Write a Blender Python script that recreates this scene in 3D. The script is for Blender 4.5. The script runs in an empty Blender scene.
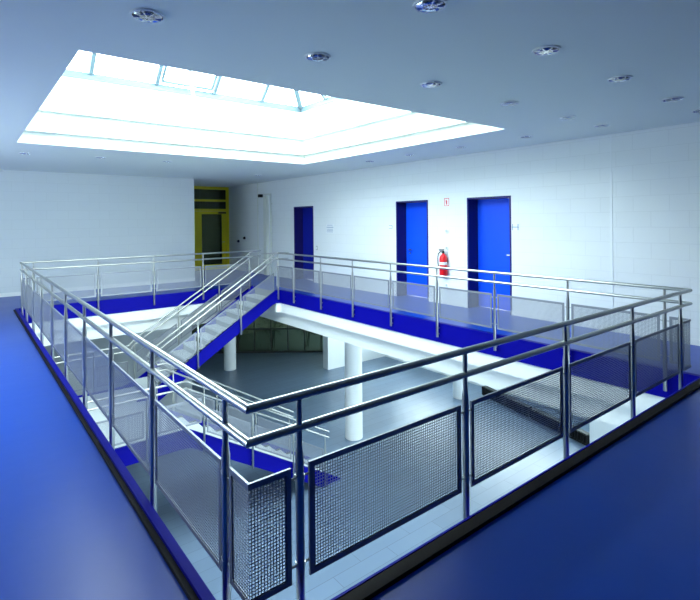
import bpy, bmesh, math, random
from mathutils import Vector
random.seed(7)
SC = bpy.context.scene
COL = SC.collection
PI = math.pi

# ------------------------------------------------------------------ key dimensions (metres)
HC = 1.82                 # eye height above the upper floor
X0, X1, Y0, Y1 = 0.976, 6.427, 1.964, 12.40     # railing planes round the opening
OX0, OX1, OY0, OY1 = 0.926, 6.477, 1.888, 12.45  # faces of the opening
XW, YW = 8.19, 14.96      # right wall, back wall
ZC = 3.17                 # ceiling
ZF = -4.10                # lower floor
ZL = -2.05                # stair landing
ZLC = -0.86               # lower ceiling
SL = 0.591                # stair pitch
XS = 6.38                 # top nosing
XL = 3.20                 # landing edge

# ------------------------------------------------------------------ materials
def mat(name, col, rough=.5, metal=0., spec=.5, setup=None):
    m = bpy.data.materials.new(name); m.use_nodes = True
    nt = m.node_tree; b = nt.nodes['Principled BSDF']
    b.inputs['Base Color'].default_value = (*col, 1)
    b.inputs['Roughness'].default_value = rough
    b.inputs['Metallic'].default_value = metal
    b.inputs['Specular IOR Level'].default_value = spec
    if setup: setup(nt, b)
    return m

def noise_bump(scale, strength, dist=.01, detail=3, rough_var=None, col_var=None):
    def f(nt, b):
        tc = nt.nodes.new('ShaderNodeTexCoord'); n = nt.nodes.new('ShaderNodeTexNoise')
        n.inputs['Scale'].default_value = scale; n.inputs['Detail'].default_value = detail
        nt.links.new(tc.outputs['Object'], n.inputs['Vector'])
        bp = nt.nodes.new('ShaderNodeBump'); bp.inputs['Strength'].default_value = strength
        bp.inputs['Distance'].default_value = dist
        nt.links.new(n.outputs['Fac'], bp.inputs['Height']); nt.links.new(bp.outputs['Normal'], b.inputs['Normal'])
        if rough_var:
            n2 = nt.nodes.new('ShaderNodeTexNoise'); n2.inputs['Scale'].default_value = rough_var[2]
            nt.links.new(tc.outputs['Object'], n2.inputs['Vector'])
            r = nt.nodes.new('ShaderNodeMapRange')
            r.inputs['To Min'].default_value = rough_var[0]; r.inputs['To Max'].default_value = rough_var[1]
            nt.links.new(n2.outputs['Fac'], r.inputs['Value']); nt.links.new(r.outputs['Result'], b.inputs['Roughness'])
    return f

def block_wall(axis):
    def f(nt, b):
        tc = nt.nodes.new('ShaderNodeTexCoord'); sp = nt.nodes.new('ShaderNodeSeparateXYZ'); cb = nt.nodes.new('ShaderNodeCombineXYZ')
        nt.links.new(tc.outputs['Object'], sp.inputs[0])
        nt.links.new(sp.outputs[axis], cb.inputs[0]); nt.links.new(sp.outputs[2], cb.inputs[1])
        br = nt.nodes.new('ShaderNodeTexBrick'); br.inputs['Scale'].default_value = 1
        br.inputs['Brick Width'].default_value = .5; br.inputs['Row Height'].default_value = .24
        br.inputs['Mortar Size'].default_value = .006; br.inputs['Mortar Smooth'].default_value = .5
        c = b.inputs['Base Color'].default_value[:3]
        br.inputs['Color1'].default_value = (*c, 1); br.inputs['Color2'].default_value = (*[x*.985 for x in c], 1)
        br.inputs['Mortar'].default_value = (*[x*.93 for x in c], 1)
        nt.links.new(cb.outputs[0], br.inputs['Vector'])
        nt.links.new(br.outputs['Color'], b.inputs['Base Color'])
        bp = nt.nodes.new('ShaderNodeBump'); bp.invert = True
        bp.inputs['Strength'].default_value = .35; bp.inputs['Distance'].default_value = .004
        nt.links.new(br.outputs['Fac'], bp.inputs['Height']); nt.links.new(bp.outputs['Normal'], b.inputs['Normal'])
    return f

def tile_floor(nt, b):
    tc = nt.nodes.new('ShaderNodeTexCoord')
    br = nt.nodes.new('ShaderNodeTexBrick'); br.inputs['Scale'].default_value = 1
    br.offset = 0.5
    br.inputs['Brick Width'].default_value = 1.2; br.inputs['Row Height'].default_value = .3
    br.inputs['Mortar Size'].default_value = .006; br.inputs['Mortar Smooth'].default_value = .1
    c = b.inputs['Base Color'].default_value[:3]
    br.inputs['Color1'].default_value = (*c, 1); br.inputs['Color2'].default_value = (*[x*.88 for x in c], 1)
    br.inputs['Mortar'].default_value = (*[x*.62 for x in c], 1)
    nt.links.new(tc.outputs['Object'], br.inputs['Vector']); nt.links.new(br.outputs['Color'], b.inputs['Base Color'])

M = {}
M['blue_floor'] = mat('glossy blue rubber floor', (.002, .046, .34), .3, 0, .25, noise_bump(5, .12, .01, 2, (.29, .35, 1.3)))
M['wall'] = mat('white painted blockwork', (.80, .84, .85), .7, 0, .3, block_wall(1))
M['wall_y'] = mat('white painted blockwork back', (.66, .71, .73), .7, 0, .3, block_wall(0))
M['white'] = mat('white plaster', (.82, .85, .85), .6, 0, .3, noise_bump(30, .05, .002))
M['ceil'] = mat('white ceiling board', (.84, .89, .82), .8, 0, .2, noise_bump(40, .04, .002))
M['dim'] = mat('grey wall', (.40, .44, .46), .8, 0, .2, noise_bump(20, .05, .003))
M['tile'] = mat('grey blue tile floor', (.15, .215, .31), .32, 0, .5, tile_floor)
M['edge'] = mat('dark blue painted steel edge', (.001, .001, .25), .5, 0, .08, noise_bump(15, .04, .002))
M['rubber'] = mat('dark kerb capping', (.008, .006, .006), .6, 0, .1, noise_bump(25, .06, .002))
M['steel'] = mat('brushed stainless steel', (.46, .47, .45), .28, 1, .5, noise_bump(60, .03, .001))
M['panel'] = mat('perforated steel sheet', (.24, .26, .30), .40, .55, .5, noise_bump(80, .03, .001))
M['chrome'] = mat('polished reflector', (.95, .96, .96), .16, 1, .5, noise_bump(30, .05, .001))
M['black'] = mat('black rubber', (.015, .016, .018), .5, 0, .3, noise_bump(30, .05, .002))
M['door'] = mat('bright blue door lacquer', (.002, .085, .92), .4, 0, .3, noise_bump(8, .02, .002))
M['door_dark'] = mat('darker blue door leaf', (.004, .012, .30), .4, 0, .3, noise_bump(8, .02, .002))  # darker blue than the other door leaves
M['jamb'] = mat('dark blue door frame', (.01, .008, .13), .45, 0, .4, noise_bump(8, .02, .002))
M['yellow'] = mat('yellow painted frame', (.72, .62, .01), .45, 0, .4, noise_bump(10, .02, .002))
M['tread'] = mat('pale grey step covering', (.55, .60, .60), .5, 0, .4, noise_bump(40, .1, .002))
M['riser'] = mat('riser with shade in colour', (.24, .27, .24), .6, 0, .3, noise_bump(30, .05, .002))  # shade on the risers is put into their colour
M['red'] = mat('red enamel', (.72, .008, .015), .3, 0, .5, noise_bump(10, .02, .001))
M['paper'] = mat('white plate', (.82, .86, .88), .5, 0, .4, noise_bump(20, .02, .001))
M['ink'] = mat('blue grey print', (.25, .33, .48), .6, 0, .3, noise_bump(20, .02, .001))
M['grey'] = mat('light grey plastic', (.5, .54, .55), .5, 0, .4, noise_bump(20, .02, .001))
M['pipe'] = mat('cream painted pipe', (.70, .74, .68), .45, 0, .4, noise_bump(20, .02, .001))
M['leaf'] = mat('dark green leaves', (.02, .05, .02), .6, 0, .3, noise_bump(9, .2, .01))
M['shade'] = mat('wall darkened as if unlit', (.04, .045, .055), .7, 0, .3, noise_bump(20, .05, .003))  # dark colour stands in for the unlit room behind the viewer
M['frame'] = mat('dark mullion', (.03, .035, .035), .5, 0, .4, noise_bump(20, .02, .001))
M['skyframe'] = mat('pale blue grey glazing bar', (.16, .24, .28), .45, 0, .4, noise_bump(20, .02, .001))

def glass(name, tint, gloss, rough=.02):
    m = bpy.data.materials.new(name); m.use_nodes = True; nt = m.node_tree; nt.nodes.clear()
    o = nt.nodes.new('ShaderNodeOutputMaterial'); mx = nt.nodes.new('ShaderNodeMixShader')
    t = nt.nodes.new('ShaderNodeBsdfTransparent'); g = nt.nodes.new('ShaderNodeBsdfGlossy')
    lw = nt.nodes.new('ShaderNodeLayerWeight'); lw.inputs['Blend'].default_value = gloss
    n = nt.nodes.new('ShaderNodeTexNoise'); n.inputs['Scale'].default_value = 2
    bp = nt.nodes.new('ShaderNodeBump'); bp.inputs['Strength'].default_value = .02
    nt.links.new(n.outputs['Fac'], bp.inputs['Height']); nt.links.new(bp.outputs['Normal'], g.inputs['Normal'])
    t.inputs['Color'].default_value = (*tint, 1); g.inputs['Roughness'].default_value = rough
    nt.links.new(lw.outputs['Fresnel'], mx.inputs[0]); nt.links.new(t.outputs[0], mx.inputs[1]); nt.links.new(g.outputs[0], mx.inputs[2])
    nt.links.new(mx.outputs[0], o.inputs[0]); return m
M['glass'] = glass('skylight glass', (.93, .96, .97), .08)
M['dglass'] = glass('dark tinted glass', (.42, .47, .36), .25)

# ------------------------------------------------------------------ mesh builder
class MB:
    def __init__(s): s.v, s.f, s.m = [], [], []
    def add(s, vs, fs, mi=0):
        o = len(s.v); s.v += [tuple(v) for v in vs]; s.f += [tuple(i+o for i in f) for f in fs]; s.m += [mi]*len(fs); return s
    def box(s, x0, x1, y0, y1, z0, z1, mi=0):
        vs = [(x, y, z) for z in (z0, z1) for y in (y0, y1) for x in (x0, x1)]
        return s.add(vs, [(0,2,3,1), (4,5,7,6), (0,1,5,4), (2,6,7,3), (0,4,6,2), (1,3,7,5)], mi)
    def prism(s, poly, z0, z1, mi=0):
        n = len(poly); vs = [(x, y, z0) for x, y in poly] + [(x, y, z1) for x, y in poly]
        return s.add(vs, [tuple(reversed(range(n))), tuple(range(n, 2*n))] + [(i, (i+1) % n, n+(i+1) % n, n+i) for i in range(n)], mi)
    def hexa(s, p8, mi=0):
        return s.add(p8, [(0,2,3,1), (4,5,7,6), (0,1,5,4), (2,6,7,3), (0,4,6,2), (1,3,7,5)], mi)
    def lathe(s, prof, c=(0, 0, 0), n=24, axis='z', mi=0, cap=True):
        vs = []
        for r, h in prof:
            for k in range(n):
                a = 2*PI*k/n; p = (r*math.cos(a), r*math.sin(a), h)
                if axis == 'x': p = (h, p[0], p[1])
                if axis == 'y': p = (p[0], h, p[1])
                vs.append((c[0]+p[0], c[1]+p[1], c[2]+p[2]))
        fs = [(i*n+k, i*n+(k+1) % n, (i+1)*n+(k+1) % n, (i+1)*n+k) for i in range(len(prof)-1) for k in range(n)]
        if cap: fs += [tuple(reversed(range(n))), tuple(range((len(prof)-1)*n, len(prof)*n))]
        return s.add(vs, fs, mi)
    def tube(s, path, r, n=12, mi=0, cap=True):
        P = [Vector(p) for i, p in enumerate(path) if not i or (Vector(p)-Vector(path[i-1])).length > 1e-5]; d = (P[1]-P[0]).normalized()
        up = Vector((0, 0, 1)) if abs(d.z) < .95 else Vector((1, 0, 0))
        a = d.cross(up).normalized(); b = a.cross(d).normalized()
        ring = [P[0] + r*(math.cos(2*PI*k/n)*a + math.sin(2*PI*k/n)*b) for k in range(n)]
        vs = list(ring)
        for i in range(1, len(P)):
            di = (P[i]-P[i-1]).normalized()
            t = (di + (P[i+1]-P[i]).normalized()).normalized() if i < len(P)-1 else di
            ring = [q + di*((P[i]-q).dot(t)/di.dot(t)) for q in ring]; vs += ring
        N = len(P)
        fs = [(i*n+k, i*n+(k+1) % n, (i+1)*n+(k+1) % n, (i+1)*n+k) for i in range(N-1) for k in range(n)]
        if cap: fs += [tuple(reversed(range(n))), tuple(range((N-1)*n, N*n))]
        return s.add(vs, fs, mi)
    def plate(s, path, th, side, depth, mi=0):
        # upright plate following (x, y, ztop) points; side = +1 thickens to the left of travel
        P = [Vector(p) for i, p in enumerate(path) if not i or (Vector(p)-Vector(path[i-1])).length > 1e-5]; off = []
        for i in range(len(P)):
            d1 = (P[i]-P[i-1]) if i else (P[1]-P[0]); d2 = (P[i+1]-P[i]) if i < len(P)-1 else d1
            n1 = Vector((-d1.y, d1.x)).normalized(); n2 = Vector((-d2.y, d2.x)).normalized()
            m = (n1+n2).normalized(); m = m/max(.3, m.dot(n1)); off.append(m*side*th)
        vs = []
        for p, o in zip(P, off):
            vs += [(p.x, p.y, p.z), (p.x+o.x, p.y+o.y, p.z), (p.x+o.x, p.y+o.y, p.z-depth), (p.x, p.y, p.z-depth)]
        fs = [(0, 1, 2, 3), tuple((len(P)-1)*4+k for k in (3, 2, 1, 0))]
        for i in range(len(P)-1):
            for k in range(4): fs.append((i*4+k, (i+1)*4+k, (i+1)*4+(k+1) % 4, i*4+(k+1) % 4))
        return s.add(vs, fs, mi)
    def mesh(s, name, mats, smooth=False):
        me = bpy.data.meshes.new(name); me.from_pydata(s.v, [], s.f)
        for m in (mats if isinstance(mats, (list, tuple)) else [mats]): me.materials.append(m)
        me.polygons.foreach_set('material_index', s.m)
        if len(s.v) < 20000:
            bm = bmesh.new(); bm.from_mesh(me); bmesh.ops.recalc_face_normals(bm, faces=bm.faces); bm.to_mesh(me); bm.free()
        if smooth:
            me.polygons.foreach_set('use_smooth', [True]*len(me.polygons))
            try: me.set_sharp_from_angle(angle=math.radians(40))
            except Exception: pass
        me.update(); return me
    def build(s, name, mats, parent=None, smooth=False, loc=None):
        return link(name, s.mesh(name, mats, smooth), parent, loc)

def link(name, me, parent=None, loc=None):
    o = bpy.data.objects.new(name, me); COL.objects.link(o)
    if parent: o.parent = parent
    if loc is not None: o.location = loc
    return o
def tag(o, label=None, cat=None, group=None, kind=None):
    for k, v in (('label', label), ('category', cat), ('group', group), ('kind', kind)):
        if v: o[k] = v
    return o
def thing(name, label, cat, loc=(0, 0, 0), group=None, kind=None):
    return tag(link(name, None, None, loc), label, cat, group, kind)
def rel(o, parent):        # parent keeping world coordinates (parents are never rotated here)
    o.parent = parent; o.location = Vector(o.location) - Vector(parent.location); return o
def tree_copy(root):
    c = root.copy(); COL.objects.link(c)
    for ch in root.children:
        d = ch.copy(); COL.objects.link(d); d.parent = c
        for g in ch.children:
            e = g.copy(); COL.objects.link(e); e.parent = d
    return c
def arc(cx, cy, r, a0, a1, n=8):
    return [(cx+r*math.cos(math.radians(a0+(a1-a0)*i/n)), cy+r*math.sin(math.radians(a0+(a1-a0)*i/n))) for i in range(n+1)]

STR = 'structure'
# ------------------------------------------------------------------ upper floor shell
XA, YA = -3.6, -3.2       # left and near walls of the gallery
# hole corner (stair head) is rounded: opening minus the patch next to the back-right corner
R = .08
hole_arc = arc(OX1-R, 11.17-R, R, 0, 90)       # from (OX1, 11.17-R) to (OX1-R, 11.17)
patch = hole_arc + [(XS-.0, 11.17), (XS-.0, OY1), (OX1, OY1)]
def ring_boxes(mb, x0, x1, y0, y1, hx0, hx1, hy0, hy1, z0, z1):
    mb.box(x0, hx0, y0, y1, z0, z1); mb.box(hx1, x1, y0, y1, z0, z1)
    mb.box(hx0, hx1, y0, hy0, z0, z1); mb.box(hx0, hx1, hy1, y1, z0, z1)
f = MB(); ring_boxes(f, XA, XW+.6, YA, 18.0, OX0-.03, OX1+.03, OY0-.03, OY1+.03, -.03, 0)
f.prism([(x, y) for x, y in arc(OX1-R, 11.17-R, R+.03, 0, 90)] + [(XS, 11.20), (XS, OY1+.03), (OX1+.03, OY1+.03)], -.03, 0)
tag(f.build('floor', M['blue_floor']), 'glossy blue gallery floor around the open stairwell', 'floor', kind=STR)
f = MB(); ring_boxes(f, XA-.2, 14.6, YA-.2, 22, OX0-.02, OX1+.02, OY0-.02, OY1+.02, -.54, -.03)
f.prism([(x, y) for x, y in arc(OX1-R, 11.17-R, R+.02, 0, 90)] + [(XS+.02, 11.19), (XS+.02, OY1+.02), (OX1+.02, OY1+.02)], -.54, -.03)
ring_boxes(f, XA-.2, 14.6, YA-.2, 22, OX0-.14, OX1+.14, OY0-.14, OY1+.14, ZLC, -.54)
tag(f.build('ceiling_lower', M['white']), 'white slab and ceiling of the storey below', 'ceiling', kind=STR)

# ceiling with stepped skylight shaft
SX0, SX1, SY0, SY1 = .73, 6.40, 4.31, 9.80
c = MB()
for d, z0, z1 in ((0, ZC, 3.37), (.11, 3.37, 3.71), (.23, 3.71, 4.33)):
    ring_boxes(c, XA-.2, XW+.8, YA-.2, 18.3, SX0+d, SX1-d, SY0+d, SY1-d, z0, z1)
tag(c.build('ceiling', M['ceil']), 'white ceiling with stepped shaft up to the skylight', 'ceiling', kind=STR)

# upper walls
WY0, WY1, WZ0, WZ1 = 6.0, 11.5, 1.0, 2.6
def window(name, lab, x0, x1, y0, y1, z0, z1, n):  # makes an unseen window, added to let in fill daylight
    t = thing(name, lab, 'window', ((x0+x1)/2, (y0+y1)/2, z0), kind=STR); T = Vector(t.location)
    alongy = (y1-y0) > (x1-x0); m = MB(); m.box(x0, x1, y0, y1, z0, z0+.06).box(x0, x1, y0, y1, z1-.06, z1)
    for k in range(n+1):
        if alongy: c_ = y0+.03+(y1-y0-.06)*k/n; m.box(x0, x1, c_-.03, c_+.03, z0+.06, z1-.06)
        else: c_ = x0+.03+(x1-x0-.06)*k/n; m.box(c_-.03, c_+.03, y0, y1, z0+.06, z1-.06)
    m.build('frame', M['skyframe'], t, loc=-T)
    if alongy: p = MB().box((x0+x1)/2-.004, (x0+x1)/2+.004, y0, y1, z0, z1)
    else: p = MB().box(x0, x1, (y0+y1)/2-.004, (y0+y1)/2+.004, z0, z1)
    p.build('pane', M['glass'], t, loc=-T)
    l = bpy.data.lights.new('added_window_portal', 'AREA'); l.shape = 'RECTANGLE'; l.cycles.is_portal = True
    l.size = (y1-y0) if alongy else (x1-x0); l.size_y = z1-z0
    o = bpy.data.objects.new('added_window_portal', l); COL.objects.link(o); o.location = ((x0+x1)/2, (y0+y1)/2, (z0+z1)/2)
    return o
w = MB(); DO = [(5.41, 6.444), (7.524, 8.555), (12.09, 13.165)]; DH = 2.27
ys = [YA-.2] + [v for d in DO for v in d] + [18.2]
for i in range(0, len(ys), 2): w.box(XW, XW+.45, ys[i], ys[i+1], 0, ZC)
for a, b in DO: w.box(XW, XW+.45, a, b, DH, ZC)
tag(w.build('wall_right', M['wall']), 'long white blockwork wall with three blue doors', 'wall', kind=STR)
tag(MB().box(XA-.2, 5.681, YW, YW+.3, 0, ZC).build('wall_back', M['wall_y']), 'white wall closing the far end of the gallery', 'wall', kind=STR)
tag(MB().box(5.381, 5.681, YW+.3, 18.2, 0, ZC).build('wall_alcove_left', M['wall']), 'side wall of the alcove with the yellow door', 'wall', kind=STR)
tag(MB().box(XA-.2, XA, YA-.2, WY0, 0, ZC).box(XA-.2, XA, WY1, YW, 0, ZC).box(XA-.2, XA, WY0, WY1, 0, WZ0).box(XA-.2, XA, WY0, WY1, WZ1, ZC).build('wall_left', M['dim']), 'wall left of the gallery', 'wall', kind=STR)
tag(MB().box(XA, XW, YA-.2, YA, 0, ZC).build('wall_near', M['shade']), 'wall behind the viewer', 'wall', kind=STR)
tag(MB().box(XA, 5.681, YW-.012, YW, 0, .10).build('baseboard_back', M['white']), 'white skirting along the far wall', 'baseboard', kind=STR)
bb = MB(); segs = [YA, 5.41, 6.444, 7.524, 8.555, 12.09, 13.165, 18.0]
for i in range(0, 8, 2): bb.box(XW-.012, XW, segs[i], segs[i+1], 0, .09)
tag(bb.build('baseboard_right', M['white']), 'white skirting along the wall of blue doors', 'baseboard', kind=STR)
# movement joint in the right wall
tag(MB().box(XW-.004, XW, 3.567, 3.583, .09, ZC).box(XW-.007, XW, 3.558, 3.592, .09, 2.56).build('trim_1', M['paper']),
    'thin vertical joint strip on the white blockwork wall', 'joint strip', kind=STR)

po_ = window('added_window_3', 'added unseen window in the wall left of the gallery', XA-.15, XA-.08, WY0, WY1, WZ0, WZ1, 4)  # added out of view to brighten the gallery
po_.rotation_euler = (PI/2, 0, -PI/2)
# blue doors
def handle_mb(y, z, x, s):
    m = MB(); m.lathe([(.026, 0), (.026, -.012)], (x, y, z), 16, 'x'); m.tube([(x, y, z), (x-.05, y, z), (x-.05, y+s*.11, z)], .010, 8)
    m.lathe([(.022, 0), (.022, -.01)], (x, y, z-.09), 16, 'x'); return m
dl = ['blue door nearest the viewer, right of the fire extinguisher', 'blue door left of the fire extinguisher', 'dark blue door at the far end of the white wall']
for i, (a, b) in enumerate(DO):
    t = thing('door_%d' % (i+1), dl[i], 'door', (XW+.3, (a+b)/2, 0), kind=STR)
    jm = MB(); xx = XW-.008
    jm.box(xx, XW+.42, a, a+.035, 0, DH).box(xx, XW+.42, b-.035, b, 0, DH).box(xx, XW+.42, a+.035, b-.035, DH-.035, DH)
    rel(jm.build('door_frame', M['jamb']), t)
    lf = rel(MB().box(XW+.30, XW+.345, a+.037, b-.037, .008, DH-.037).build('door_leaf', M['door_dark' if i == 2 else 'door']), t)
    s = [(a+.16, 1), (b-.16, -1), (a+.16, 1)][i]
    h = handle_mb(s[0], 1.11, XW+.30, s[1]).build('door_handle', M['steel'], smooth=True)
    h.parent = lf; h.location = (0, 0, 0); h.location = Vector((0, 0, 0))
    # leaf keeps its vertices in world space, shifted by its own location
# yellow glazed door in the alcove
t = thing('door_4', 'yellow framed glazed door with transom lights deep in the alcove', 'door', (6.93, 18.0, 0), kind=STR)
yf = MB(); ya, yb = 17.93, 18.0
for x0, x1, z0, z1 in ((5.681, 8.19, 3.06, 3.17), (5.681, 8.19, 2.60, 2.68), (5.681, 8.19, 2.24, 2.32), (8.07, 8.19, 0, 3.06), (6.62, 6.72, 0, 2.24), (5.681, 5.78, 0, 3.06)):
    yf.box(x0, x1, ya, yb, z0, z1)
rel(yf.build('door_frame', M['yellow']), t)
yl = MB().box(6.73, 6.92+.17, ya+.01, yb, .01, 2.23).box(7.90, 8.06, ya+.01, yb, .01, 2.23).box(7.09, 7.90, ya+.01, yb, 2.12, 2.23).box(7.09, 7.90, ya+.01, yb, .01, .2)
lf = rel(yl.build('door_leaf', M['yellow']), t)
pn = MB().box(7.09, 7.90, 17.96, 17.975, .2, 2.12).build('pane', M['dglass'], lf)
hd = MB().tube([(7.98, ya+.01, 1.05), (7.98, ya-.05, 1.05), (7.86, ya-.05, 1.05)], .011, 8).build('door_handle', M['steel'], lf, True)
rel(MB().box(5.78, 8.07, 17.96, 17.975, 2.68, 3.06).box(5.78, 8.07, 17.96, 17.975, 2.32, 2.60).box(5.78, 6.62, 17.96, 17.975, 0, 2.24).build('transom_pane', M['dglass']), t)
rel(MB().box(7.75, 8.05, ya-.04, ya+.01, 2.14, 2.20).build('door_closer', M['black']), t)
tag(MB().box(5.2, 8.9, 20.0, 20.2, 0, ZC).box(5.2, 5.4, 18.2, 20, 0, ZC).box(8.7, 8.9, 18.2, 20, 0, ZC).box(5.2, 8.9, 18.2, 20.2, ZC, ZC+.1)
    .build('wall_corridor', M['dim']), 'dim corridor wall seen through the yellow door', 'wall', kind=STR)
tag(MB().box(5.2, 8.9, 18.0, 20.2, -.03, 0).build('floor_corridor', M['rubber']), 'dark corridor floor behind the yellow door', 'floor', kind=STR)

# ------------------------------------------------------------------ skylight
SK = .25; KX0, KX1, KY0, KY1 = SX0+SK, SX1-SK, SY0+SK, SY1-SK; KZ = 4.45
t = thing('window_1', 'hipped glass skylight above the stairwell with grey glazing bars', 'skylight', ((KX0+KX1)/2, (KY0+KY1)/2, KZ), kind=STR)
fr = MB(); ring_boxes(fr, KX0-.25, KX1+.25, KY0-.25, KY1+.25, KX0, KX1, KY0, KY1, 4.33, KZ)
rel(fr.build('frame', M['skyframe']), t)
run = (KY1-KY0)/2; YM = (KY0+KY1)/2; ZR = KZ+run*1.0
RA, RB = (KX0+run, YM, ZR), (KX1-run, YM, ZR)
def slopepane(vs, name='pane'):
    n = len(vs); rel(MB().add([(x, y, z+.03) for x, y, z in vs], [tuple(range(n))]).build(name, M['glass']), t)
slopepane([(KX0, KY1, KZ), (KX1, KY1, KZ), RB, RA]); slopepane([(KX0, KY0, KZ), (KX1, KY0, KZ), RB, RA])
slopepane([(KX0, KY0, KZ), (KX0, KY1, KZ), RA]); slopepane([(KX1, KY0, KZ), (KX1, KY1, KZ), RB])
def bar(p, q, w=.035):
    P, Q = Vector(p), Vector(q); m = MB(); d = (Q-P).normalized(); s = d.cross(Vector((0, 0, 1))); s = s.normalized() if s.length > .01 else Vector((1, 0, 0)); u = s.cross(d)
    m.hexa([tuple(A + s*a*w + u*b*w*1.4) for A in (P, Q) for b in (-1, .3) for a in (-1, 1)]); rel(m.build('glazing_bar', M['skyframe']), t)
bx = [1.80, 2.92, 4.06, 5.14]
for x in bx:
    top = min(x-KX0, KX1-x, run)
    for yy, s in ((KY1, -1), (KY0, 1)): bar((x, yy, KZ), (x, yy+s*top, KZ+top))
for k in range(1, 5):
    y = KY0 + (KY1-KY0)*k/5; top = min(y-KY0, KY1-y)
    bar((KX0, y, KZ), (KX0+top, y, KZ+top)); bar((KX1, y, KZ), (KX1-top, y, KZ+top))
for p, q in (((KX0, KY0, KZ), RA), ((KX0, KY1, KZ), RA), ((KX1, KY0, KZ), RB), ((KX1, KY1, KZ), RB)): bar(p, q, .05)
bar(RA, RB, .05)
# sash in the third field with its opening arm
sm = MB()
def onslope(x, u): return (x, KY1-u*.707, KZ+u*.707-.045)
for (xa, ua), (xb, ub) in (((3.0, .12), (3.98, .12)), ((3.0, .12), (3.0, 1.9)), ((3.98, .12), (3.98, 1.9)), ((3.0, 1.9), (3.98, 1.9))):
    sm.tube([onslope(xa, ua), onslope(xb, ub)], .028, 6)
rel(sm.build('sash', M['skyframe']), t)
rel(MB().tube([(3.62, KY1-.06, KZ-.26), (3.40, KY1-.42, KZ+.33)], .03, 8).build('opening_arm', M['white']), t)

# ------------------------------------------------------------------ steel edge (fascia and kerb) round the opening
path = [(XS, 11.17), (OX1-R, 11.17)] + list(reversed(hole_arc))[1:] + [(OX1, OY0), (OX0, OY0), (OX0, OY1), (XS, OY1)]
# one stretch per side
right = [(x, y, .035) for x, y in [(XS, 11.17)] + list(reversed(hole_arc)) + [(OX1, OY0)]]
tag(MB().plate(right, .075, 1, .335).build('trim_2', M['edge']), 'blue steel edge of the opening below the wall of doors', 'floor edge', kind=STR)
tag(MB().plate([(OX1+.05, OY0, .030), (OX0-.05, OY0, .030)], .014, 1, .33).box(OX0-.06, OX1+.075, OY0-.090, OY0-.014, -.02, .026, 1).box(OX1+.045, OX1+.075, OY0-.014, OY0+.25, -.02, .026, 1).build('trim_3', [M['edge'], M['rubber']]), 'dark kerb of the opening nearest the viewer', 'floor edge', kind=STR)
tag(MB().plate([(OX0, OY0, .045), (OX0, OY1, .045)], .05, 1, .345).box(OX0-.080, OX0-.05, OY0-.05, OY1, -.02, .025, 1).build('trim_4', [M['edge'], M['rubber']]), 'blue kerb along the left side of the opening', 'floor edge', kind=STR)
tag(MB().plate([(OX0, OY1, .035), (XS, OY1, .035)], .075, 1, .335).build('trim_5', M['edge']), 'blue steel edge of the opening at its far side', 'floor edge', kind=STR)

# ------------------------------------------------------------------ perforated panels
PITCH, HOLE = .0155, .0105
def cumpath(path):
    L = [0.]
    for i in range(1, len(path)): L.append(L[-1] + math.hypot(path[i][0]-path[i-1][0], path[i][1]-path[i-1][1]))
    return L
def perf(path, z0, z1, slope=0., frame=.028, th=.0004):
    """perforated sheet following a plan path; slope shears it for stairs. Returns the MB."""
    L = cumpath(path); T = L[-1]; H = z1-z0
    nu = max(1, int((T-2*frame)/PITCH)); nv = int((H-2*frame)/PITCH)
    def lines(tot, n):
        fr = (tot-(n*PITCH-(PITCH-HOLE)))/2; a = [0.]
        for i in range(n): a += [fr+i*PITCH, fr+i*PITCH+HOLE]
        return a + [tot]
    U, V = lines(T, nu), lines(H, nv)
    for cl in L[1:-1]:      # keep real corners sharp: move the nearest line onto the corner
        j = min(range(1, len(U)-1), key=lambda k: abs(U[k]-cl)); U[j] = cl
    def pt(u):
        i = 0
        while i < len(L)-2 and u > L[i+1]+1e-9: i += 1
        t = (u-L[i])/(L[i+1]-L[i]); p, q = path[i], path[i+1]
        dx, dy = (q[0]-p[0])/(L[i+1]-L[i]), (q[1]-p[1])/(L[i+1]-L[i])
        return p[0]+(q[0]-p[0])*t, p[1]+(q[1]-p[1])*t, -dy, dx
    m = MB(); NV = len(V); NU = len(U); vs = []
    for s in (-1, 1):
        for u in U:
            x, y, nx, ny = pt(u)
            for v in V: vs.append((x+nx*th*s, y+ny*th*s, z0+v+slope*u))
    o = NU*NV; fs = []
    idx = lambda i, j: i*NV+j
    for i in range(NU-1):
        for j in range(NV-1):
            a, b, c_, d = idx(i, j), idx(i+1, j), idx(i+1, j+1), idx(i, j+1)
            if i % 2 == 1 and j % 2 == 1:
                for p, q in ((a, b), (b, c_), (c_, d), (d, a)): fs.append((p, q, q+o, p+o))
            else:
                fs.append((a, d, c_, b)); fs.append((a+o, b+o, c_+o, d+o))
    m.add(vs, fs)
    # border angle, a little thicker
    bt = .006; bd = frame*.9
    for (ua, ub, va, vb) in ((0, T, 0, bd), (0, T, H-bd, H), (0, bd, bd, H-bd), (T-bd, T, bd, H-bd)):
        us = sorted(set([ua, ub] + [l for l in L if ua < l < ub])); ring = []
        for u in us:
            x, y, nx, ny = pt(u)
            if 0 < u < T and u in L:
                k = L.index(u); x2, y2, nx2, ny2 = pt(u+1e-6); n = Vector((nx+nx2, ny+ny2)); n = n/max(.5, n.length**2/2); nx, ny = n.x, n.y
            for s in (-1, 1):
                for v in (va, vb): ring.append((x+nx*bt*s, y+ny*bt*s, z0+v+slope*u))
        K = len(us); ff = [(0, 1, 3, 2), tuple((K-1)*4+k for k in (0, 2, 3, 1))]
        for k in range(K-1):
            a = k*4; b = a+4
            ff += [(a, b, b+1, a+1), (a+2, a+3, b+3, b+2), (a, a+2, b+2, b), (a+1, b+1, b+3, a+3)]
        m.add(ring, ff)
    return m
_pc = {}
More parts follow.
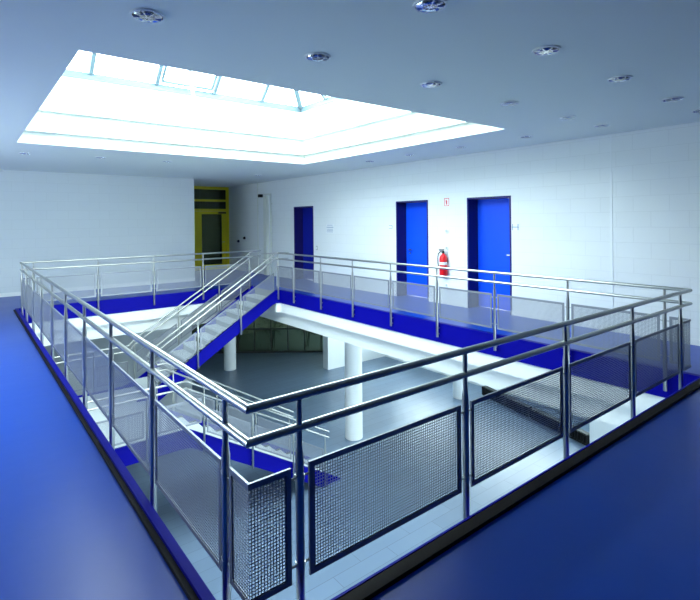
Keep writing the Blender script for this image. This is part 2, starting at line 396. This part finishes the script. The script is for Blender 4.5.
def panel_mesh(key, path, z0, z1, slope=0.):
    if key not in _pc: _pc[key] = perf(path, z0, z1, slope).mesh('perforated_panel', M['panel'])
    return _pc[key]
PZ0, PZ1 = .135, .675

# ------------------------------------------------------------------ posts
RR = .0205
def post_mesh(zb, toward):
    m = MB()
    m.lathe([(.019, zb), (.021, zb+.004), (.021, .715), (.0145, .765), (.0145, .985)], n=16)
    for z in (zb+.05, zb+.15): m.tube([(0, 0, z), (toward[0], toward[1], z)], .008, 8)
    return m.mesh('post', M['steel'], True)
def clamp_mesh(dx, dy, z):
    m = MB(); m.tube([(-dx*.062, -dy*.062, z), (dx*.062, dy*.062, z)], .0055, 8)
    m.tube([(0, 0, z-.012), (0, 0, z+.012)], .0235, 12); return m.mesh('clamp', M['steel'], True)

def put_posts(root, pts, toward, d, zb=-.20, dz=0):
    pm = post_mesh(zb, toward); c1, c2 = clamp_mesh(d[0], d[1], .21), clamp_mesh(d[0], d[1], .62)
    out = []
    for x, y in pts:
        p = link('post', pm, root, Vector((x, y, dz)) - Vector(root.location)); link('clamp', c1, p); link('clamp', c2, p); out.append(p)
    return out

# ------------------------------------------------------------------ gallery railing
g = thing('gallery_railing', 'long stainless steel railing with perforated panels around the rectangular stairwell opening', 'railing', (X0, Y0, 0))
G = Vector(g.location)
rp = [(XS-.03, 11.12)] + [(x, y) for x, y in reversed(arc(X1-R, 11.12-R, R, 0, 90, 8))] + [(X1, Y0), (X0, Y0), (X0, Y1)]
rp += [(6.52, Y1)] + [(x, y) for x, y in arc(6.52, Y1+.12, .12, -90, -20, 5)]
for nm, z in (('handrail', 1.0), ('lower_rail', .852)):
    MB().tube([(x-G.x, y-G.y, z) for x, y in rp], RR if z > .9 else .0195, 16).build(nm, M['steel'], g, True)
nearx = [1.239+1.2225*i for i in range(5)]
lefty = [2.20+1.135*i for i in range(9)] + [12.17]
righty = [2.22+1.166*i for i in range(8)]
backx = [1.20, 2.45, 3.69, 4.93, 6.25]
put_posts(g, [(x, Y0) for x in nearx], (0, -.05), (1, 0))
put_posts(g, [(X1, y) for y in righty], (.05, 0), (0, 1))
put_posts(g, [(X0, y) for y in lefty], (-.05, 0), (0, 1))
put_posts(g, [(x, Y1) for x in backx], (0, .05), (1, 0))
put_posts(g, [(XS+.04, 11.12)], (0, .05), (1, 0))
def gpanel(key, path, org):
    me = panel_mesh(key, path, PZ0, PZ1); link('perforated_panel', me, g, Vector((org[0], org[1], 0))-G)
for a, b in zip(nearx, nearx[1:]): gpanel('n', [(0, 0), (1.1225, 0)], (a+.05, Y0))
for a, b in zip(backx, backx[1:]): gpanel('b%.2f' % (b-a), [(0, 0), (b-a-.1, 0)], (a+.05, Y1))
for a, b in zip(righty, righty[1:]): gpanel('r', [(0, 0), (0, 1.066)], (X1, a+.05))
for a, b in zip(lefty, lefty[1:]): gpanel('l%.2f' % (b-a), [(0, 0), (0, b-a-.1)], (X0, a+.05))
gpanel('c1', [(0, .19), (0, 0), (.213, 0)], (X0, Y0))
gpanel('c2', [(-.24, 0), (0, 0), (0, .205)], (X1, Y0))
gpanel('c3', [(0, -.18), (0, 0), (.174, 0)], (X0, Y1))
cp = [(X1, righty[-1]+.05)] + arc(X1-R, 11.12-R, R, 0, 78, 6)
gpanel('c4', cp, (0, 0))

# ------------------------------------------------------------------ staircase
st = thing('staircase', 'half-turn blue staircase with pale steps descending from the far corner of the gallery', 'staircase', (XL, 11.1, ZF))
S = Vector(st.location)
def stb(mb, name, m, smooth=False): return mb.build(name, m, st, smooth, loc=-S)
def nose(x, top_x, top_z, sgn): return top_z - (top_x-x)*SL if sgn > 0 else top_z-(x-top_x)*SL
NR = 12; RISE = 2.05/NR; TR = (XS-XL)/(NR-1)
def step_mesh(w):
    m = MB()      # origin: front top edge of the tread, tread runs to +X, width along +Y
    m.box(-.02, TR+.02, 0, w, -.04, 0, 0)
    m.box(.0, .012, .0, w, -RISE, -.04, 1)
    m.box(-.022, .004, 0, w, -.006, .002, 0)
    m.box(-.03, .16, -.004, .05, .002, .016, 2)
    return m.mesh('step', [M['tread'], M['riser'], M['black']])
sm1 = step_mesh(1.08)
for k in range(1, NR):     # flight 1: nosing k risers down
    o = link('step', sm1, st, Vector((XS-k*TR, 11.22, -k*RISE))-S)
sm2m = step_mesh(1.18)
for k in range(1, NR):     # flight 2 runs the other way: mirror by rotating half a turn
    o = link('step', sm2m, st, Vector((XL+.06+k*TR, 10.27-.045, ZL-k*RISE))-S); o.rotation_euler = (0, 0, PI)
# last riser of both flights
stb(MB().box(XS-.02, XS, 11.22, 12.30, -RISE, -.0), 'top_riser', M['riser'])
def sl1(x): return -.05-(XS-x)*SL
for nm, y, ex in (('stringer', 11.17, 0), ('stringer', 12.30, 0)):
    stb(MB().plate([(XS+.0, y, .035), (XS-.10, y, .0), (XL-.02, y, sl1(XL-.02)), (XL-.25, y, ZL+.05)], .05, -1, .335), nm, M['edge'])
def sl2(x): return ZL-(x-XL-.06)*SL-.0
for y in (9.0, 10.27):
    xe = XL+.06+.30+(2.05)/SL-.30
    m = MB(); xa = XL+.16
    top = [(XL-.02, ZL+.035), (xa, ZL+.0), (6.42, ZF+.05)]
    pts = [(XL-.02, y, ZL+.035), (xa-.05, y, ZL+.02)]
    # polygonal side cut off by the floor
    zt = lambda x: ZL+.02-(x-xa+.05)*SL
    xt = xa-.05+(2.07-.0)/SL
    xb = xa-.05+(2.07-.335)/SL
    poly = [(XL-.02, ZL+.035), (xa-.05, ZL+.02), (xt, ZF), (xb, ZF), (xa-.05, ZL+.02-.335), (XL-.02, ZL+.035-.335)]
    n = len(poly); vs = [(x, y, z) for x, z in poly]+[(x, y+.05, z) for x, z in poly]
    m.add(vs, [tuple(range(n)), tuple(reversed(range(n, 2*n)))]+[(i, n+i, n+(i+1) % n, (i+1) % n) for i in range(n)])
    stb(m, 'stringer', M['edge'])
LX = 1.50
stb(MB().box(LX+.05, XL+.05, 9.05, 12.30, ZL-.18, ZL), 'landing_slab', M['tread'])
stb(MB().plate([(XL, 9.0, ZL+.035), (LX, 9.0, ZL+.035), (LX, 12.35, ZL+.035), (XL-.2, 12.35, ZL+.035)], .05, -1, .335), 'landing_edge', M['edge'])
stb(MB().box(XL+.05, XL+.10, 10.32, 11.17, ZL-.30, ZL+.035), 'landing_edge', M['edge'])
for y in (9.6, 11.8): stb(MB().lathe([(.09, ZF), (.09, ZL-.18)], (LX+.5, y, 0), 20), 'support', M['white'], True)

# stair railings -----------------------------------------------------
def rail_run(root, pts, off, name, r=.019):
    o = Vector(root.location); return MB().tube([(x-o.x, y-o.y, z+off-o.z) for x, y, z in pts], r, 12).build(name, M['steel'], root, True)
def stair_posts(root, pts, toward, d):
    pm = post_mesh(-.26, toward); o = Vector(root.location)
    c1, c2 = clamp_mesh(d[0], d[1], .26), clamp_mesh(d[0], d[1], .56)
    for x, y, z in pts:
        p = link('post', pm, root, Vector((x, y, z-.09))-o); link('clamp', c1, p); link('clamp', c2, p)
def z1(x): return -(XS-x)*SL
def z2(x): return ZL-(x-XL-.12)*SL
sx = [5.365, 4.28, 3.22]
r1 = thing('stair_railing', 'steel railing on the open side of the upper stair flight nearer the viewer', 'railing', (XL, 11.12, ZL), 'railings of the staircase')
kn = [(XS-.0, 11.12, -.0), (XS-.03, 11.12, -.01), (XL+.03, 11.12, z1(XL)-.08), (XL-.06, 11.12, ZL-.09+.04), (XL-.06, 10.36, ZL-.05), (XL+.12, 10.36, ZL-.05), (6.36, 10.36, z2(6.36)-.02)]
rail_run(r1, kn, 1.0, 'handrail'); rail_run(r1, kn, .87, 'lower_rail')
stair_posts(r1, [(x, 11.12, z1(x)) for x in sx], (0, .05), (1, 0))
stair_posts(r1, [(x, 10.36, z2(x)) for x in (3.45, 4.40, 5.35, 6.25)], (0, -.05), (1, 0))
def spanel(root, key, path, slope, org, h0=.08, h1=.55):
    me = panel_mesh(key, path, h0, h1, slope); link('perforated_panel', me, root, Vector(org)-Vector(root.location))
bs = [XS-.03]+sx
for a, b in zip(bs[1:], bs):
    spanel(r1, 's%.2f' % (b-a), [(0, 0), (b-a-.1, 0)], SL, (a+.05, 11.12, z1(a+.05)))
for a, b in zip((3.45, 4.40, 5.35), (4.40, 5.35, 6.30)):
    spanel(r1, 'q', [(0, 0), (.85, 0)], -SL, (a+.05, 10.36, z2(a+.05)))
spanel(r1, 'lk', [(0, 0), (0, .66)], 0, (XL-.06, 10.41, ZL+.04))
r2 = thing('stair_railing', 'steel railing on the far side of the upper stair flight and round the landing behind', 'railing', (XL, 12.40, ZL), 'railings of the staircase')
kn = [(XS-.04, 12.40, -.0), (XS-.08, 12.40, -.03), (XL+.02, 12.40, z1(XL)-.08), (XL-.1, 12.40, ZL-.05), (LX-.04, 12.40, ZL-.05)]
rail_run(r2, kn, 1.0, 'handrail'); rail_run(r2, kn, .87, 'lower_rail')
stair_posts(r2, [(x, 12.40, z1(x)) for x in sx]+[(2.35, 12.40, ZL), (LX+.06, 12.40, ZL)], (0, -.05), (1, 0))
for a, b in zip(bs[1:], bs):
    spanel(r2, 's%.2f' % (b-a), [(0, 0), (b-a-.1, 0)], SL, (a+.05, 12.40, z1(a+.05)))
spanel(r2, 'lb', [(0, 0), (.68, 0)], 0, (LX+.12, 12.40, ZL+.04)); spanel(r2, 'lb', None, 0, (2.40, 12.40, ZL+.04))
r3 = thing('stair_railing', 'steel railing along the near edge of the landing and down the lower stair flight', 'railing', (XL, 8.95, ZL), 'railings of the staircase')
kn = [(LX-.05, 12.34, ZL-.05), (LX-.05, 8.95, ZL-.05), (XL+.02, 8.95, ZL-.05), (6.42, 8.95, z2(6.42)-.02)]
rail_run(r3, kn, 1.0, 'handrail'); rail_run(r3, kn, .87, 'lower_rail')
stair_posts(r3, [(x, 8.95, z2(x)) for x in (3.55, 4.55, 5.5, 6.32)]+[(1.58, 8.95, ZL+.04), (2.52, 8.95, ZL+.04)], (0, .05), (1, 0))
stair_posts(r3, [(LX-.05, y, ZL+.04) for y in (9.9, 10.9, 11.9)], (.05, 0), (0, 1))
for a, b in zip((3.55, 4.55, 5.5), (4.55, 5.5, 6.32)):
    spanel(r3, 't%.2f' % (b-a), [(0, 0), (b-a-.1, 0)], -SL, (a+.05, 8.95, z2(a+.05)))
spanel(r3, 'lc', [(0, 0), (.84, 0)], 0, (1.63, 8.95, ZL+.04)); spanel(r3, 'lc2', [(0, 0), (.93, 0)], 0, (2.57, 8.95, ZL+.04))
for y in (8.99, 9.95, 10.95): spanel(r3, 'ld', [(0, 0), (0, .86)], 0, (LX-.05, y, ZL+.04))

# ------------------------------------------------------------------ lower storey
LX1, LY1 = 14.42, 16.0
tag(MB().box(XA-.2, 16, YA-.2, 24, ZF-.1, ZF).build('floor_lower', M['tile']), 'grey tiled floor of the storey below', 'floor', kind=STR)
tag(MB().box(LX1, LX1+.3, 3.0, 5.5, ZF, ZLC).box(LX1, LX1+.3, 15.5, LY1+.3, ZF, ZLC).box(LX1, LX1+.3, 5.5, 15.5, ZF, -2.5).box(LX1, LX1+.3, 5.5, 15.5, -1.1, ZLC).build('wall_lower_right', M['white']), 'white wall of the lower storey behind the columns', 'wall', kind=STR)
tag(MB().box(11.38, LX1, 15.86, 16.2, ZF, ZLC).build('wall_lower_pier', M['white']), 'white wall end behind the round column below', 'wall', kind=STR)
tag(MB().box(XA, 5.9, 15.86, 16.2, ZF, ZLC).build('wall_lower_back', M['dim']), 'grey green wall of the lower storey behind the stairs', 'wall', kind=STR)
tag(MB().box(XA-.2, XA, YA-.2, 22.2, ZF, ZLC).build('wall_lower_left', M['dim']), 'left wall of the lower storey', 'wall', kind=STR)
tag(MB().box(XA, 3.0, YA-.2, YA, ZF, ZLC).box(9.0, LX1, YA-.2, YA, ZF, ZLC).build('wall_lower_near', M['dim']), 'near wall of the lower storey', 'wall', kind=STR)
tag(MB().box(LX1, LX1+.3, YA-.2, -2.4, ZF, ZLC).box(LX1, LX1+.3, 2.6, 3.0, ZF, ZLC).build('wall_lower_side', M['white']), 'white wall piers of the lower storey on the near right', 'wall', kind=STR)
po_ = window('added_window_4', 'added unseen glazing of the lower storey on the near right', LX1+.1, LX1+.17, -2.4, 2.6, ZF, ZLC, 4); po_.rotation_euler = (PI/2, 0, PI/2)  # invented glazing, lights the lower floor from the near right
po_ = window('added_window_6', 'added unseen glazing of the lower storey above the slatted unit', LX1+.1, LX1+.17, 5.5, 15.5, -2.5, -1.1, 8); po_.rotation_euler = (PI/2, 0, PI/2)  # added above the sight line so daylight reaches the lower floor
tag(MB().box(12.72, 13.1, 4.2, 6.15, ZF, ZLC).build('wall_lower_block', M['white']), 'white pier at the end of the slatted unit below', 'wall', kind=STR)
tag(MB().box(LX1, 16.1, 16.1, 16.2, ZF, ZLC).box(XA, 16, 23.8, 24, ZF, ZLC).box(5.7, 5.9, 16.2, 23.8, ZF, ZLC).box(15.8, 16, 16.2, 23.8, ZF, ZLC).box(5.7, 16, 22, 24, ZLC, ZLC+.1)
    .build('wall_sky_block', M['dim']), 'added wall blocking sky light beyond the glazing of the lower storey', 'wall', kind=STR)  # added enclosure, keeps bright sky from showing behind the dark glass
po_ = window('added_window_5', 'added unseen glazing of the lower storey below the viewer', 3.0, 9.0, YA-.15, YA-.08, ZF, ZLC, 5); po_.rotation_euler = (PI/2, 0, 0)  # unseen glazing put in to light the lower floor and the ceiling
cl = [((8.384, 10.5), 'round white column standing in the middle of the lower floor'), ((8.43, 18.5), 'round white column partly hidden behind the blue stair stringer'),
      ((13.02, 10.6), 'round white column beside the dark slatted unit on the lower floor')]
for (x, y), lab in cl:
    t = MB().lathe([(.238, ZF), (.238, ZLC)], (0, 0, 0), 40).build('round_column', M['white'], smooth=True, loc=(x, y, 0)); tag(t, lab, 'column', 'round columns of the lower storey')
# slatted unit
a, b = Vector((13.74, 10.25, 0)), Vector((12.70, 6.20, 0)); L = (b-a).length
t = thing('slatted_floor_unit', 'long low dark slatted unit on the lower floor near the white pier', 'heating unit', (a.x, a.y, ZF))
t.rotation_euler = (0, 0, math.atan2(b.y-a.y, b.x-a.x))
for k0, k1 in ((0, 2.1), (2.2, L)):
    MB().box(k0, k1, .0, .16, 0, .05).box(k0, k1, .0, .16, .27, .30).box(k0, k1, .10, .16, .05, .27).build('casing', M['frame'], t)
    mm = MB(); n = int((k1-k0)/.09)
    for i in range(n+1):
        x = k0+.02+(k1-k0-.04)*i/n; mm.box(x-.012, x+.012, -.03, .10, .03, .28)
    mm.build('slats', M['black'], t)
# glazed screen at the back of the lower storey
p, q = Vector((8.2, 21.75, 0)), Vector((13.9, 17.3, 0)); L = (q-p).length
t = thing('window_2', 'dark glazed screen at the back of the lower storey', 'glazed screen', (p.x, p.y, ZF), kind=STR)
t.rotation_euler = (0, 0, math.atan2(q.y-p.y, q.x-p.x)); HH = ZLC-ZF
m = MB().box(-.3, L, -.04, .04, 0, .08).box(-.3, L, -.04, .04, HH-.08, HH).box(-.3, L, -.03, .03, 1.05, 1.11)
for k in range(11): x = -.3+(L+.3)*k/10; m.box(x-.025, x+.025, -.04, .04, .08, HH-.08)
m.build('frame', M['frame'], t); MB().box(-.3, L, -.006, .006, .08, HH-.08).build('pane', M['dglass'], t)
# shrubs beyond the glass
for i, (k, d, s, lab) in enumerate(((1.7, 1.0, .8, 'dark leafy shrub behind the glazed screen, beside the stair stringer'), (3.4, .9, .9, 'dark leafy shrub in the middle of the glazed screen'),
                                    (5.0, 1.0, .75, 'dark leafy shrub behind the glazed screen, next to the white wall end'))):
    base = p + (q-p).normalized()*k + Vector((.6, .78, 0))*d
    t = thing('leafy_shrub', lab, 'shrub', (base.x, base.y, ZF), 'shrubs beyond the lower glazing')
    m = MB()
    for j in range(5): m.tube([(random.uniform(-.1, .1), random.uniform(-.1, .1), 0), (random.uniform(-.3, .3)*s, random.uniform(-.3, .3)*s, 1.3*s), (random.uniform(-.5, .5)*s, random.uniform(-.5, .5)*s, 2.1*s)], .014, 6)
    m.build('stem', M['leaf'], t)
    m = MB()
    for j in range(420):
        v = Vector((random.gauss(0, .3), random.gauss(0, .3), random.gauss(1.55, .42)))*s; u = Vector((random.gauss(0, 1), random.gauss(0, 1), random.gauss(0, 1))).normalized(); w_ = u.orthogonal().normalized()
        if v.z < .2: continue
        m.add([v-u*.07, v+w_*.025, v+u*.07, v-w_*.025], [(0, 1, 2, 3)])
    m.build('foliage', M['leaf'], t)

# ------------------------------------------------------------------ ceiling downlights
def downlight():
    t = thing('downlight', 'x', 'downlight', (0, 0, ZC))
    MB().lathe([(.100, 0), (.108, -.003), (.106, -.012), (.096, -.013), (.094, -.002)], n=36, cap=False).build('ring', M['white'], t, True)
    MB().lathe([(.094, -.012), (.088, -.006), (.06, -.002), (.0005, -.001)], n=36, cap=False).build('reflector', M['chrome'], t, True)
    m = MB()
    for k in range(4):
        a = PI*k/4+.2; cx, cy = math.cos(a), math.sin(a); r = .09; w_ = .004
        m.hexa([(cx*r*i-cy*w_*j, cy*r*i+cx*w_*j, z) for z in (-.020, -.004) for j in (-1, 1) for i in (-1, 1)])
    m.lathe([(.045, -.004), (.047, -.020), (.043, -.020), (.041, -.004)], n=24, cap=False)
    m.build('louvre', M['chrome'], t, True)
    return t
DLY = {2.09: 'front row', 3.31: 'second row'}
dls = []
for j, (y, xs) in enumerate(((2.09, (2.31, 3.67, 4.99, 6.35, 7.32)), (3.31, (.96, 2.30, 3.66, 5.0, 6.33, 7.30)))):
    for i, x in enumerate(xs): dls.append((x, y, j, i))
row0 = ['largest ceiling downlight, cut by the top edge of the picture', 'ceiling downlight second in size in the row leading away to the right',
        'middle ceiling downlight of the row nearest the viewer, above the blockwork wall', 'ceiling downlight high above the right end of the railing', 'ceiling downlight touching the right edge of the picture']
row1 = ['ceiling downlight above the left corner of the skylight opening', 'ceiling downlight above the near edge of the skylight opening at its middle', 'ceiling downlight halfway along the near edge of the skylight opening',
        'small ceiling downlight just above the right corner of the skylight opening', 'small ceiling downlight right of the skylight corner', 'tiny ceiling downlight closest to the wall joint strip']
proto = downlight(); first = True
def place_dl(x, y, lab):
    global first
    o = proto if first else tree_copy(proto); first = False
    o.location = (x, y, ZC); o['label'] = lab; o['group'] = 'recessed ceiling downlights'
for x, y, j, i in dls: place_dl(x, y, (row0, row1)[j][i])
for (x, y), lab in (((7.25, 4.49), 'faint ceiling downlight beside the right corner of the skylight, over the nearest blue door'), ((7.28, 5.85), 'faint ceiling downlight over the blue door right of the extinguisher'),
                    ((7.25, 7.15), 'faint ceiling downlight over the fire extinguisher'), ((7.28, 8.45), 'faint ceiling downlight over the middle blue door'),
                    ((.96, 11.2), 'faint ceiling downlight below the left corner of the skylight'), ((2.25, 11.05), 'faint ceiling downlight left of centre below the far skylight edge'),
                    ((3.58, 11.0), 'faint ceiling downlight below the middle of the far skylight edge'), ((6.75, 12.8), 'faint ceiling downlight in front of the alcove with the yellow door')):
    place_dl(x, y, lab)

# ------------------------------------------------------------------ things on the right wall
t = thing('fire_extinguisher', 'red fire extinguisher hanging on the white wall between two blue doors', 'fire extinguisher', (XW, 7.01, .62))
MB().lathe([(.05, 0), (.078, .008), (.084, .03), (.084, .36), (.075, .41), (.045, .45), (.026, .465), (.026, .49)], (-.10, 0, 0), 28).build('cylinder', M['red'], t, True)
MB().lathe([(.0848, .24), (.0848, .30)], (-.10, 0, 0), 28, cap=False).build('label_band', M['paper'], t, True)
MB().lathe([(.03, .485), (.03, .515), (.018, .53)], (-.10, 0, 0), 16).box(-.115, -.085, -.01, .10, .53, .545).box(-.115, -.085, -.02, .11, .555, .57).build('valve', M['black'], t, True)
MB().tube([(-.10, -.0, .50), (-.11, .07, .515), (-.12, .12, .47), (-.12, .135, .38), (-.13, .125, .27), (-.14, .10, .20)], .011, 10).build('hose', M['black'], t, True)
MB().box(-.02, .0, -.03, .03, .28, .47).box(-.10, -.01, -.012, .012, .45, .47).build('bracket', M['grey'], t)
t = thing('fire_sign', 'small white sign with red border high above the fire extinguisher', 'sign', (XW, 6.98, 2.20))
MB().box(-.006, -.0005, -.065, .065, -.085, .085).build('plate', M['paper'], t)
MB().box(-.008, -.006, -.065, .065, .073, .085).box(-.008, -.006, -.065, .065, -.085, -.073).box(-.008, -.006, -.065, -.053, -.073, .073).box(-.008, -.006, .053, .065, -.073, .073).build('border', M['red'], t)
MB().box(-.008, -.006, -.016, .014, -.055, .028).box(-.008, -.006, -.006, .006, .028, .042).box(-.008, -.006, -.006, .03, .042, .05).box(-.008, -.006, .024, .03, -.01, .05).build('pictogram', M['red'], t)
def plate(y, z, w_, h, lines, lab, name='door_sign', cat='sign'):
    t = thing(name, lab, cat, (XW, y, z), 'signs beside the blue doors')
    MB().box(-.008, -.0005, -w_/2, w_/2, -h/2, h/2).build('plate', M['paper'], t)
    m = MB()
    for (a0, a1, b0, b1) in lines: m.box(-.0095, -.008, a0*w_-w_/2, a1*w_-w_/2, b0*h-h/2, b1*h-h/2)
    m.build('print', M['ink'], t)
plate(11.25, 1.60, .36, .27, [(.05, .95, .62, .68), (.1, .9, .42, .46), (.1, .9, .28, .32), (.1, .9, .14, .18), (.15, .85, .84, .88)], 'wide white sign with blue grey lines right of the far door')
plate(8.74, 1.66, .15, .14, [(.1, .9, .7, .78), (.1, .9, .2, .28), (.1, .18, .28, .7)], 'small pale sign left of the middle blue door')
plate(5.32, 1.67, .17, .15, [(.05, .95, .45, .55), (.1, .2, .1, .9), (.8, .9, .1, .9)], 'small pale sign right of the nearest blue door')
def wallbox(name, y, z, r, lab, cat, dark='grey'):
    t = thing(name, lab, cat, (XW, y, z))
    MB().lathe([(r, 0), (r, -.012), (r*.86, -.016)], n=20, axis='x').build('plate', M['paper'], t, True)
    MB().lathe([(r*.6, -.016), (r*.55, -.024)], n=20, axis='x').build('button', M[dark], t, True)
wallbox('alarm_button', 6.985, 1.58, .055, 'small round grey fitting on the white wall midway between sign and fire extinguisher', 'wall fitting')
wallbox('light_switch', 6.99, 1.22, .045, 'small round switch just above the fire extinguisher', 'switch')
wallbox('wall_socket', 7.0, .415, .045, 'small round socket low below the fire extinguisher', 'socket')
t = thing('light_switch', 'small rectangular switch beside the dark blue far door', 'switch', (XW, 11.915, 1.03))
MB().box(-.012, -.0005, -.04, .04, -.06, .06).build('plate', M['grey'], t); MB().box(-.018, -.012, -.025, .025, -.03, .03).build('button', M['paper'], t)
# pipes near the alcove
tag(MB().tube([(XW-.05, 14.55, .09), (XW-.05, 14.55, 2.74), (XW-.05, 15.08, 2.76)], .022, 12).box(XW-.05, XW-.001, 14.54, 14.56, 1.4, 1.43).box(XW-.05, XW-.001, 14.54, 14.56, 2.4, 2.43)
    .build('heating_pipe', M['pipe'], smooth=True), 'cream vertical pipe with elbow on the white wall near the alcove', 'pipe')
tag(MB().box(XW-.10, XW-.001, 14.78, 14.98, .0, 2.70).build('cable_duct', M['pipe']), 'broad pale vertical duct on the wall behind the stair railings', 'duct')
tag(MB().box(XW-.12, XW, 15.18, 15.32, 2.66, 2.76).tube([(XW-.06, 15.18, 2.74), (XW-.06, 15.08, 2.75)], .012, 8).build('sensor_box', M['black']), 'small black box high on the wall near the alcove', 'sensor')
tag(MB().tube([(XW-.02, 15.53, 0.0), (XW-.02, 15.53, ZC)], .016, 8).build('conduit', M['pipe'], smooth=True), 'thin vertical conduit running up to the ceiling beside the alcove', 'conduit')
for y, z, lab in ((17.08, 1.09, 'small dark wall fitting just in front of the yellow door'), (16.58, 1.22, 'small dark wall fitting on the alcove wall nearer the conduit')):
    tag(MB().lathe([(.05, 0), (.05, -.03), (.03, -.07)], n=14, axis='x').build('wall_fitting', M['black'], smooth=True, loc=(XW, y, z)), lab, 'wall fitting')

# ------------------------------------------------------------------ daylight
wd = bpy.data.worlds.new('overcast sky'); SC.world = wd; wd.use_nodes = True
bg = wd.node_tree.nodes['Background']; bg.inputs['Color'].default_value = (.84, .98, 1.0, 1); bg.inputs['Strength'].default_value = 12
pl = bpy.data.lights.new('skylight_portal', 'AREA'); pl.shape = 'RECTANGLE'; pl.size = KX1-KX0; pl.size_y = KY1-KY0
pl.cycles.is_portal = True
po = bpy.data.objects.new('skylight_portal', pl); COL.objects.link(po); po.location = ((KX0+KX1)/2, (KY0+KY1)/2, KZ)

# ------------------------------------------------------------------ camera
cam = bpy.data.cameras.new('camera'); co = bpy.data.objects.new('camera', cam); COL.objects.link(co); SC.camera = co
cam.sensor_fit = 'HORIZONTAL'; cam.sensor_width = 36; cam.lens = 491.02/700*36
cam.shift_y = -(300-220.707)/700
cam.clip_start = .05; cam.clip_end = 200
a = math.radians(51.6217); ro = math.radians(.5443)
fwd = Vector((math.cos(a), math.sin(a), 0)); rt = Vector((math.sin(a), -math.cos(a), 0)); up = Vector((0, 0, 1))
# model: r3 = r cos - z sin ; z3 = z cos + r sin
rr = rt*math.cos(ro) - up*math.sin(ro); uu = up*math.cos(ro) + rt*math.sin(ro)
from mathutils import Matrix
mw = Matrix((rr, uu, -fwd)).transposed().to_4x4(); mw.translation = Vector((0, 0, HC)); co.matrix_world = mw

vs = SC.view_settings
vs.view_transform = 'Standard'; vs.look = 'None'; vs.gamma = 1; vs.use_curve_mapping = False; vs.exposure = 0.36
SC.cycles.max_bounces = 12; SC.cycles.diffuse_bounces = 6; SC.cycles.transparent_max_bounces = 16
